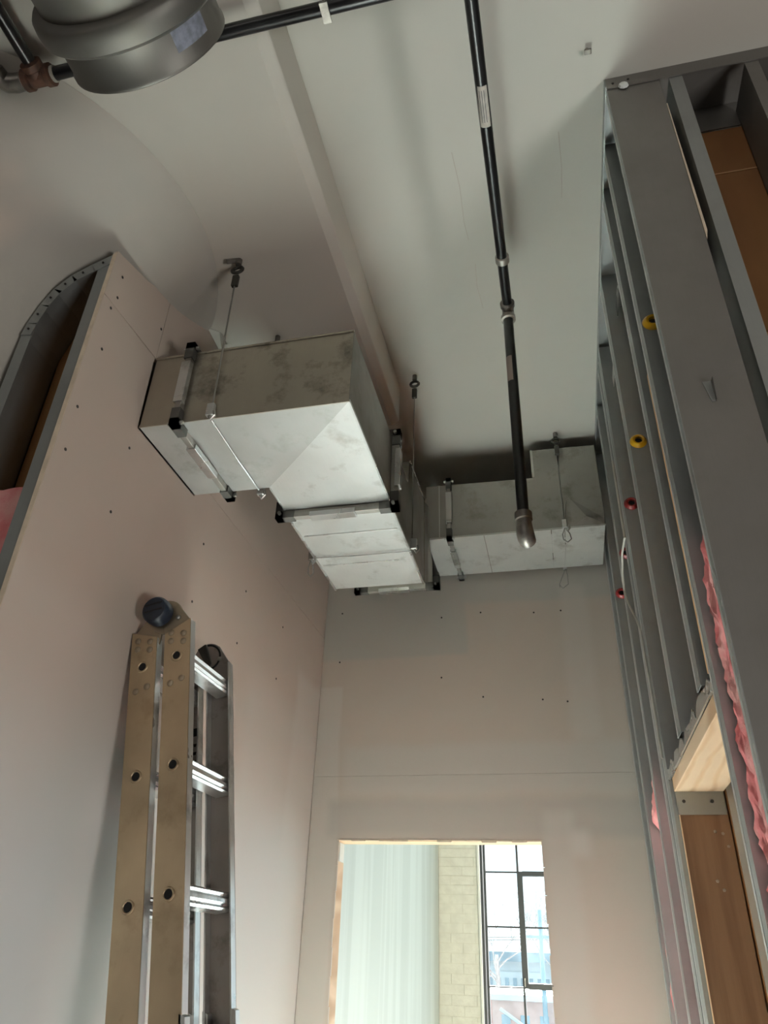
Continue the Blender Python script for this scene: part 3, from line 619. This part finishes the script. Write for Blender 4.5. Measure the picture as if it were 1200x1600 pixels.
MB().cyl((-.841, 1.732, ZP + .001), (-.841, 1.732, ZP - .05), .009, 8).build('anchor', 'fitting', h1)
gripper(h1, -.846, 1.404, 1.247, False); gripper(h1, -.846, 1.786, 1.235, False)
h2 = thing('wire_hanger', 'wire hanger from ceiling eye beside the middle duct', 'hanger', (-.46, 2.24, ZC), 'wire duct hangers')
eye(h2, -.452, 2.24, ZC)
MB().tube([(-.452, 2.24, ZC - .115), (-.452, 2.235, 1.26), (-.456, 2.23, DZ0 - .008), (-.64, 2.23, DZ0 - .010), (DX0 - .004, 2.23, DZ0 - .006), (DX0 - .008, 2.23, DZ0 + .02), (DX0 - .008, 2.23, ZP)], WR * .7, 6).build('wire', 'cable', h2)
gripper(h2, -.444, 2.23, 1.245, False); gripper(h2, DX0 - .012, 2.235, 1.236, True, .6)
MB().cyl((DX0 - .008, 2.23, ZP + .001), (DX0 - .008, 2.23, ZP - .04), .010, 8).build('anchor', 'fitting', h2)
h3 = thing('wire_hanger', 'wire hanger with looped tail on the stepped back duct', 'hanger', (.096, 2.75, ZC), 'wire duct hangers')
eye(h3, .098, 2.735, ZC)
MB().tube([(.098, 2.735, ZC - .115), (.096, 2.758, 1.98), (.096, 2.760, 1.60)], WR, 6).build('wire', 'cable', h3)
MB().tube([(.100, 2.758, 1.60), (.108, 2.758, 1.68), (.112, 2.758, 1.70)], WR * .7, 6).build('wire_tail', 'cable', h3)
gripper(h3, .096, 2.757, 1.578, True)
MB().tube([(.096, 2.76, 1.57), (.096, 2.772, RZ0 - .004), (.096, 2.95, RZ0 - .006), (.09, 3.13, RZ0 - .004), (.09, 3.145, RZ0 + .02), (.09, 3.145, ZC)], WR * .6, 6).build('wire', 'galv_flange', h3)
box(.082, .098, 3.137, 3.150, RZ0 - .012, RZ0 + .01).build('gripper', 'galv_flange', h3)
MB().tube([(.09, 3.14, RZ0 - .012), (.070, 3.14, RZ0 - .055), (.058, 3.14, RZ0 - .085), (.072, 3.14, RZ0 - .105), (.098, 3.14, RZ0 - .085), (.098, 3.14, RZ0 - .04), (.094, 3.14, RZ0 - .012)], .002, 6).build('wire_tail', 'cable', h3)
MB().tube([(.058, 3.14, RZ0 - .085), (.060, 3.14, RZ0 - .10)], .002, 6).build('wire_tail', 'cable', h3)

an = thing('ceiling_anchor', 'tiny empty metal anchor clip in the bare ceiling', 'anchor', (.228, 1.089, ZC))
MB().cyl((.228, 1.089, ZC), (.228, 1.089, ZC - .014), .006, 8).build('stem', 'zinc', an); box(.220, .238, 1.078, 1.092, ZC - .020, ZC - .014).build('clip', 'fitting', an, bevel=.002)

# ------------------------------------------------------------------ black sprinkler piping
pp = thing('sprinkler_pipe', 'black sprinkler pipe under the ceiling with a drop and elbow', 'pipe', (-.045, 1.2, 1.79))
PZ, PR, PXX, TY = 1.79, .0155, -.042, 1.712
MB().cyl((PXX - .004, .76, PZ), (PXX, TY - .02, PZ), PR, 18).build('pipe', 'black_pipe', pp, smooth=True)
MB().cyl((-1.055, .742, PZ), (PXX + .9, .742, PZ), PR, 18).build('pipe', 'black_pipe', pp, smooth=True)
MB().cyl((-1.086, -.6, PZ), (-1.086, .72, PZ), PR, 18).build('pipe', 'black_pipe', pp, smooth=True)
MB().cyl((PXX - .002, TY, PZ - .03), (PXX - .002, TY, 1.0), PR * 1.02, 18).build('pipe', 'black_pipe', pp, smooth=True)
MB().lathe((PXX, 1.502, PZ), (0, 1, 0), [(.016, -.012), (.0205, -.010), (.0205, .010), (.016, .012)], 18).build('coupling', 'thread', pp, smooth=True)
t = MB().lathe((PXX, TY, PZ), (0, 1, 0), [(.016, -.04), (.023, -.036), (.023, -.022), (.019, -.018), (.019, .016), (.014, .024), (0, .026)], 18).build('tee', 'fitting', pp, smooth=True)
MB().lathe((PXX - .001, TY, PZ), (0, 0, -1), [(.018, .0), (.018, .022), (.023, .025), (.023, .040), (.016, .042)], 18).build('tee_collar', 'thread', t, smooth=True)
MB().lathe((PXX - .002, TY, 1.02), (0, 0, -1), [(.016, -.012), (.0235, -.009), (.0235, .012), (.019, .016), (.019, .03)], 18).build('elbow_collar', 'fitting', pp, smooth=True)
MB().tube([(PXX - .002, TY, 1.005), (PXX - .002, TY, .985), (PXX - .001, TY + .004, .970), (PXX + .001, TY + .012, .960), (PXX + .004, TY + .028, .957)], [.020, .022, .0235, .0235, .022], 16).build('elbow', 'fitting', pp, smooth=True)
def wrap(name, mat, c0, c1, r, a0, a1, par, n=8):
    """curved label on a pipe between points c0,c1; angles measured from -z towards +x/(+y)"""
    c0, c1 = Vector(c0), Vector(c1); ax = (c1 - c0).normalized()
    e = Vector((0, 0, -1)) if abs(ax.z) < .5 else Vector((0, -1, 0)); f = ax.cross(e) if False else e.cross(ax)
    P = []
    for k in range(n + 1):
        a = a0 + (a1 - a0) * k / n; d = (e * math.cos(a) + f * math.sin(a)) * r
        P += [c0 + d, c1 + d]
    return MB().poly(P, [(2 * k, 2 * k + 1, 2 * k + 3, 2 * k + 2) for k in range(n)]).build(name, mat, par, smooth=True)
lb = wrap('label', 'label', (PXX - .002, .975, PZ), (PXX - .002, 1.078, PZ), PR + .0006, -1.0, .75, pp)
for a in (-.55, -.2, .15): wrap('print_line', 'print', (PXX - .002, .985, PZ), (PXX - .002, 1.065, PZ), PR + .0010, a, a + .10, lb, 2)
wrap('label', 'label_pink', (PXX - .002, TY, 1.585), (PXX - .002, TY, 1.487), PR + .0010, -1.25, .15, pp)
# rusty tee, elbow and branch at the far left
t = MB().lathe((-1.086, .742, PZ), (1, 0, 0), [(.016, -.040), (.026, -.036), (.026, -.022), (.0215, -.018), (.0215, .018), (.026, .022), (.026, .036), (.016, .040)], 18).build('tee', 'rust', pp, smooth=True)
MB().lathe((-1.086, .742, PZ), (0, -1, 0), [(.021, 0), (.021, .018), (.026, .022), (.026, .036), (.016, .04)], 18).build('tee_collar', 'rust', t, smooth=True)
for x in (-1.128, -1.044): MB().lathe((x, .742, PZ), (1, 0, 0), [(.0165, -.005), (.0185, -.004), (.0185, .004), (.0165, .005)], 16).build('thread', 'thread', pp, smooth=True)
MB().tube([(-1.128, .742, PZ), (-1.150, .742, PZ), (-1.168, .738, PZ), (-1.178, .728, PZ), (-1.182, .705, PZ)], [.020, .022, .0225, .022, .022], 16).build('elbow', 'fitting', pp, smooth=True)
MB().cyl((-1.182, .708, PZ), (-1.182, -.6, PZ), PR, 16).build('pipe', 'black_pipe', pp, smooth=True)
m = MB(); m.tube([(-.361, .742 + .019 * math.cos(a), PZ + .019 * math.sin(a)) for a in [math.pi * (1 + k / 10) for k in range(11)]], .004, 6); m.tube([(-.361, .742, PZ + .019), (-.361, .742, ZC)], .005, 8)
m.box(-.370, -.352, .721, .763, PZ - .024, PZ - .018); m.build('pipe_strap', 'fitting', pp)

# ------------------------------------------------------------------ round duct at the upper left
rd = thing('round_duct', 'round galvanised duct end with a flared rim near the ceiling', 'duct', (-.68, .4, 1.5))
RC = (-.660, 0, 1.50)
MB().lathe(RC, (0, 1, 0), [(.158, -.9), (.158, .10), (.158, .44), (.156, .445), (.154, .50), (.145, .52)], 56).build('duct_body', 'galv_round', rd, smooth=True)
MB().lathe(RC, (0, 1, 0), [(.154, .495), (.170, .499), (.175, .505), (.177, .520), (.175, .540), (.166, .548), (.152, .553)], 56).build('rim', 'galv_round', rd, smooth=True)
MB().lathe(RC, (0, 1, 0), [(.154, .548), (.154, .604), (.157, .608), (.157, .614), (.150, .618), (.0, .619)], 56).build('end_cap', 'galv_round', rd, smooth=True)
for a in (-2.25, -1.0, -1.55):
    d = Vector((math.cos(a), 0, math.sin(a))); p = Vector((RC[0], .40, RC[2]))
    MB().cyl(p + d * .157, p + d * .166, .007, 8).build('screw', 'zinc', rd)
MB().lathe(RC, (0, 1, 0), [(.158, .30), (.160, .302), (.160, .308), (.158, .31)], 56).build('seam_bead', 'galv_dark', rd, smooth=True)
P = []
for k in range(9):
    a = math.radians(-50 + k * 3.6); d = Vector((math.cos(a), 0, math.sin(a))) * .1548
    P += [Vector((RC[0], .552, RC[2])) + d, Vector((RC[0], .588, RC[2])) + d]
MB().poly(P, [(2 * k, 2 * k + 1, 2 * k + 3, 2 * k + 2) for k in range(8)]).build('sticker', 'blue_label', rd, smooth=True)

# ------------------------------------------------------------------ folding ladder leaning on the left wall
la = thing('folding_ladder', 'worn aluminium folding ladder leaning on the left wall', 'ladder', (-.65, 1.73, FL))
LT = Vector((-.1605, 0, 1)).normalized(); LR = Vector((LT.z, 0, -LT.x))       # up along the rails, and across them
O = Vector((-1.064 + .1605 * .697, 0, 0)) + LT * (.697 / LT.z) - LT * (.697 / LT.z)
O = Vector((-1.064, 0, .697)) - LT * (.697 / LT.z)                              # left rail corner at lens height
def lp(s, t, y): q = O + LT * s + LR * t; return (q.x, y, q.z)
s_bot = (FL + .012 - O.z) / LT.z + .0
def rail(t0, t1, yweb, dirn, top0, top1, mat, fm):
    """C rail: web outline in the (t,s) plane, flanges turned by dirn along y"""
    mb = MB(); th = .004 * dirn
    q = [lp(s_bot, t0, yweb), lp(s_bot - (t1 - t0) * .16, t1, yweb), lp(top1, t1, yweb), lp(top0, t0, yweb)]
    mb.prism(q, (0, th, 0)); r = mb.build('rail', mat, la, bevel=.001)
    for ta, tb, tp in ((t0, t0 + .004, top0), (t1 - .004, t1, top1)):
        q = [lp(s_bot - ta * .16, ta, yweb + th), lp(s_bot - ta * .16, tb, yweb + th), lp(tp, tb, yweb + th), lp(tp, ta, yweb + th)]
        MB().prism(q, (0, .026 * dirn, 0)).build('rail_flange', fm, r)
    return r
A0, A1, B0, B1 = .0, .070, .092, .162
sA = .697 / LT.z
ra = rail(A0, A1, 1.60, 1, sA + .004, sA - .020, 'alu_front', 'alu')
rb = rail(B0, B1, 1.60, 1, sA - .018, sA + .013, 'alu_front', 'alu')
rc = rail(A0 - .002, A1 - .002, 1.888, -1, sA - .01, sA - .03, 'alu_dark', 'alu')
rdd = rail(B0 - .002, B1 - .004, 1.888, -1, sA - .045, sA - .012, 'alu_dark', 'alu')
SP = .2705
sh_ = sA - .096
for k in range(7):
    s = sh_ - k * SP
    for t, r_ in (((A0 + A1) / 2, ra), ((B0 + B1) / 2, rb)):
        ss = s + (.012 if r_ is rb else 0)
        MB().tube([lp(ss + .0125 * math.cos(a), t + .0125 * math.sin(a), 1.599) for a in [2 * math.pi * q / 18 for q in range(18)]], .0028, 6, closed=True).build('rung_end', 'alu_front', r_, smooth=True)
        MB().cyl(lp(ss, t, 1.5995), lp(ss, t, 1.5985), .0115, 16).build('hole', 'hole', r_)
        # rung: ridged bar between the front and rear rails
        sec = [(-.021, -.020), (-.016, -.024), (-.010, -.019), (-.004, -.024), (.004, -.024), (.010, -.019), (.016, -.024), (.021, -.020), (.021, .018), (.0, .024), (-.021, .018)]
        MB().prism([lp(ss + a_, t - b_, 1.6045) for a_, b_ in sec], (0, .279, 0)).build('rung', 'alu', la)
rv = [(.018, -.022), (.018, -.045), (.052, -.030), (.052, -.052), (.020, -.158), (.050, -.150)]
for t0, r_, off in ((A0, ra, 0), (B0, rb, .004)):
    for t, s in rv: MB().lathe(lp(sA + s + off, t0 + t, 1.600), (0, -1, 0), [(.0085, 0), (.0080, .0018), (.005, .003), (0, .0032)], 12).build('rivet', 'hinge', r_, smooth=True)
for t, s in ((.118, -.01), (.118, -.045), (.145, -.005), (.145, -.04)): MB().lathe(lp(sA + s, t, 1.884), (0, -1, 0), [(.006, 0), (.0, .002)], 10).build('rivet', 'alu_dark', rdd)
def hinge(yc, scale, mat, knob):
    cs, ct = sA + (.036 if knob else .018), .088
    dn = 0 if knob else -.03
    m = MB()
    m.prism([lp(cs + .047 * scale * math.cos(a), ct + .047 * scale * math.sin(a), yc) for a in [2 * math.pi * q / 28 for q in range(28)]], (0, .010, 0))
    m.prism([lp(sA - .06, A0 + .006, yc + .002), lp(sA - .06, A1 - .006, yc + .002), lp(cs - .02, ct - .005, yc + .002), lp(cs + .020, ct - .040, yc + .002), lp(sA + .004, A0 + .004, yc + .002)], (0, .008, 0))
    m.prism([lp(sA - .06, B0 + .006, yc - .002), lp(sA - .06, B1 - .006, yc - .002), lp(sA + .013 + dn, B1 - .004, yc - .002), lp(cs + .030, ct + .035, yc - .002), lp(cs - .02, ct - .008, yc - .002)], (0, .008, 0))
    h = m.build('hinge', mat, la, bevel=.002)
    MB().lathe(lp(cs - .012, ct + .038, yc - .003), (0, -1, 0), [(.007, 0), (.006, .004), (0, .005)], 10).build('pin', 'zinc', h)
    if knob:
        kc = lp(cs + .006, ct - .010, yc)
        MB().lathe(kc, (0, -1, 0), [(.028, 0), (.030, .006), (.036, .010), (.037, .024), (.036, .040), (.031, .047), (.012, .049), (0, .049)], 28).build('knob', 'blue_knob', h, smooth=True, label='dark blue hinge lock knob')
        m = MB()
        for dz in (-.008, .010): m.prism([lp(cs + .006 + dz - .002, ct - .034, yc - .0488), lp(cs + .006 + dz + .002, ct - .034, yc - .0488), lp(cs + .010 + dz + .002, ct + .014, yc - .0488), lp(cs + .010 + dz - .002, ct + .014, yc - .0488)], (0, -.001, 0))
        m.build('knob_groove', 'black_pipe', h)
    else:
        m = MB(); m.tube([lp(cs + .038 * math.cos(a), ct + .038 * math.sin(a), yc - .002) for a in [math.pi * (.0 + q / 14) for q in range(15)]], .003, 6); m.build('arc_slot', 'hole', h)
        m = MB(); m.prism([lp(cs + .03, ct - .03, yc), lp(cs + .042, ct - .005, yc), lp(cs - .02, ct + .012, yc), lp(cs - .035, ct + .002, yc)], (0, -.008, 0)); m.build('lock_lever', 'dark_metal', h, bevel=.002)
hinge(1.609, 1.0, 'hinge', True); hinge(1.872, .95, 'alu_dark', False)
# sleeves that start just above the lower picture edge, and a small rear sticker
for t, y in ((B1, 1.60), (A1 - .01, 1.86), (B0 + .0, 1.862), (B1 - .004, 1.862)):
    MB().prism([lp(-.170, t - .006, y), lp(-.170, t + .008, y), lp(-.140, t + .008, y), lp(-.132, t - .006, y)], (0, .024, 0)).build('lock_bracket', 'alu', la, bevel=.001)
st = MB().prism([lp(.40, .036, 1.8835), lp(.40, .058, 1.8835), lp(.53, .058, 1.8835), lp(.53, .036, 1.8835)], (0, -.0008, 0)).build('sticker', 'alu_dark', la)
MB().prism([lp(.505, .039, 1.8825), lp(.505, .055, 1.8825), lp(.527, .055, 1.8825), lp(.527, .039, 1.8825)], (0, -.0006, 0)).build('sticker_print', 'hole', st)
for k in range(4): MB().prism([lp(.41 + k * .022, .040 + .004 * (k % 2), 1.8825), lp(.41 + k * .022, .050, 1.8825), lp(.418 + k * .022, .052, 1.8825), lp(.418 + k * .022, .042, 1.8825)], (0, -.0006, 0)).build('sticker_print', 'hole', st)

# ------------------------------------------------------------------ pink insulation and the loose cable
def batt(label, x0, x1, y0, y1, z0, ztop, seed, nz=60, ny=9, nx=8, bulge=.012, recess=lambda z: 0):
    """fluffy batt: lumpy skin around a box whose top follows ztop(v) ragged"""
    P = []; F = []
    ring = [(0, j / ny) for j in range(ny)] + [(i / nx, 1) for i in range(nx)] + [(1, 1 - j / ny) for j in range(ny)] + [(1 - i / nx, 0) for i in range(nx)]
    n = len(ring)
    for k in range(nz + 1):
        for (u, v) in ring:
            zt = ztop(v); z = z0 + (zt - z0) * k / nz
            sq = 1 - .35 * max(0, (k / nz - .93) / .07)
            xa = x0 + recess(z); x = xa + (x1 - xa) * (.5 + (u - .5) * sq); y = y0 + (y1 - y0) * (.5 + (v - .5) * sq)
            d = noise.noise_vector(Vector((x * 30 + seed, y * 30, z * 22))) * bulge + noise.noise_vector(Vector((x * 120, y * 120 + seed, z * 95))) * bulge * .42
            P.append((x + d.x * (.6 if u > 0 else 1), y + d.y * .5, z + d.z * .4))
    for k in range(nz):
        F += [(k * n + i, k * n + (i + 1) % n, (k + 1) * n + (i + 1) % n, (k + 1) * n + i) for i in range(n)]
    F += [tuple(range(n - 1, -1, -1)), tuple(nz * n + i for i in range(n))]
    o = MB().poly(P, F).build('insulation_batt', 'pink', None, smooth=True)
    o['label'] = label; o['category'] = 'insulation'; o['group'] = 'pink insulation batts'; return o
batt('large pink fibreglass batt behind the wide end stud', .288, .395, 1.226, 1.338, FL + .012, lambda v: .745 - .05 * abs(v - .45) + .03 * math.sin(v * 9), 1, 260)
batt('pink batt edge between jamb and second far stud', .290, .40, 2.350, 2.535, FL + .001, lambda v: .66 - .12 * v, 2, 180, recess=lambda z: .0 if z > .5 else min(.07, (.5 - z) * .35))
batt('pink batt deep in the farthest stud bay', .284, .40, 2.62, 2.89, FL + .001, lambda v: .62 - .16 * abs(v - .6), 3, 180, recess=lambda z: .0 if z > .44 else min(.085, (.44 - z) * .8))
batt('pink batt in the framed bay left of the drywall edge', -1.262, -1.105, YE + .03, YE + .13, FL + .001, lambda v: .90 - .03 * v, 4, 180)
batt('thin pink batt strip against the end wall stud', .286, .38, 2.975, 3.07, FL + .001, lambda v: .17, 6, 40)
cb = MB().tube([(.262, 2.20, 1.50), (.262, 2.20, 1.196), (.258, 2.30, 1.19), (.256, 2.36, 1.15), (.256, 2.385, 1.09), (.258, 2.33, 1.014), (.264, 2.255, .937), (.268, 2.225, .881), (.270, 2.22, .70), (.271, 2.22, .50)], .0038, 7).build('electrical_cable', 'white_cable', None, smooth=True)
cb['label'] = 'thin white cable looping out of the far studs'; cb['category'] = 'cable'

for o in list(bpy.data.objects):
    if '_o' in o: del o['_o']
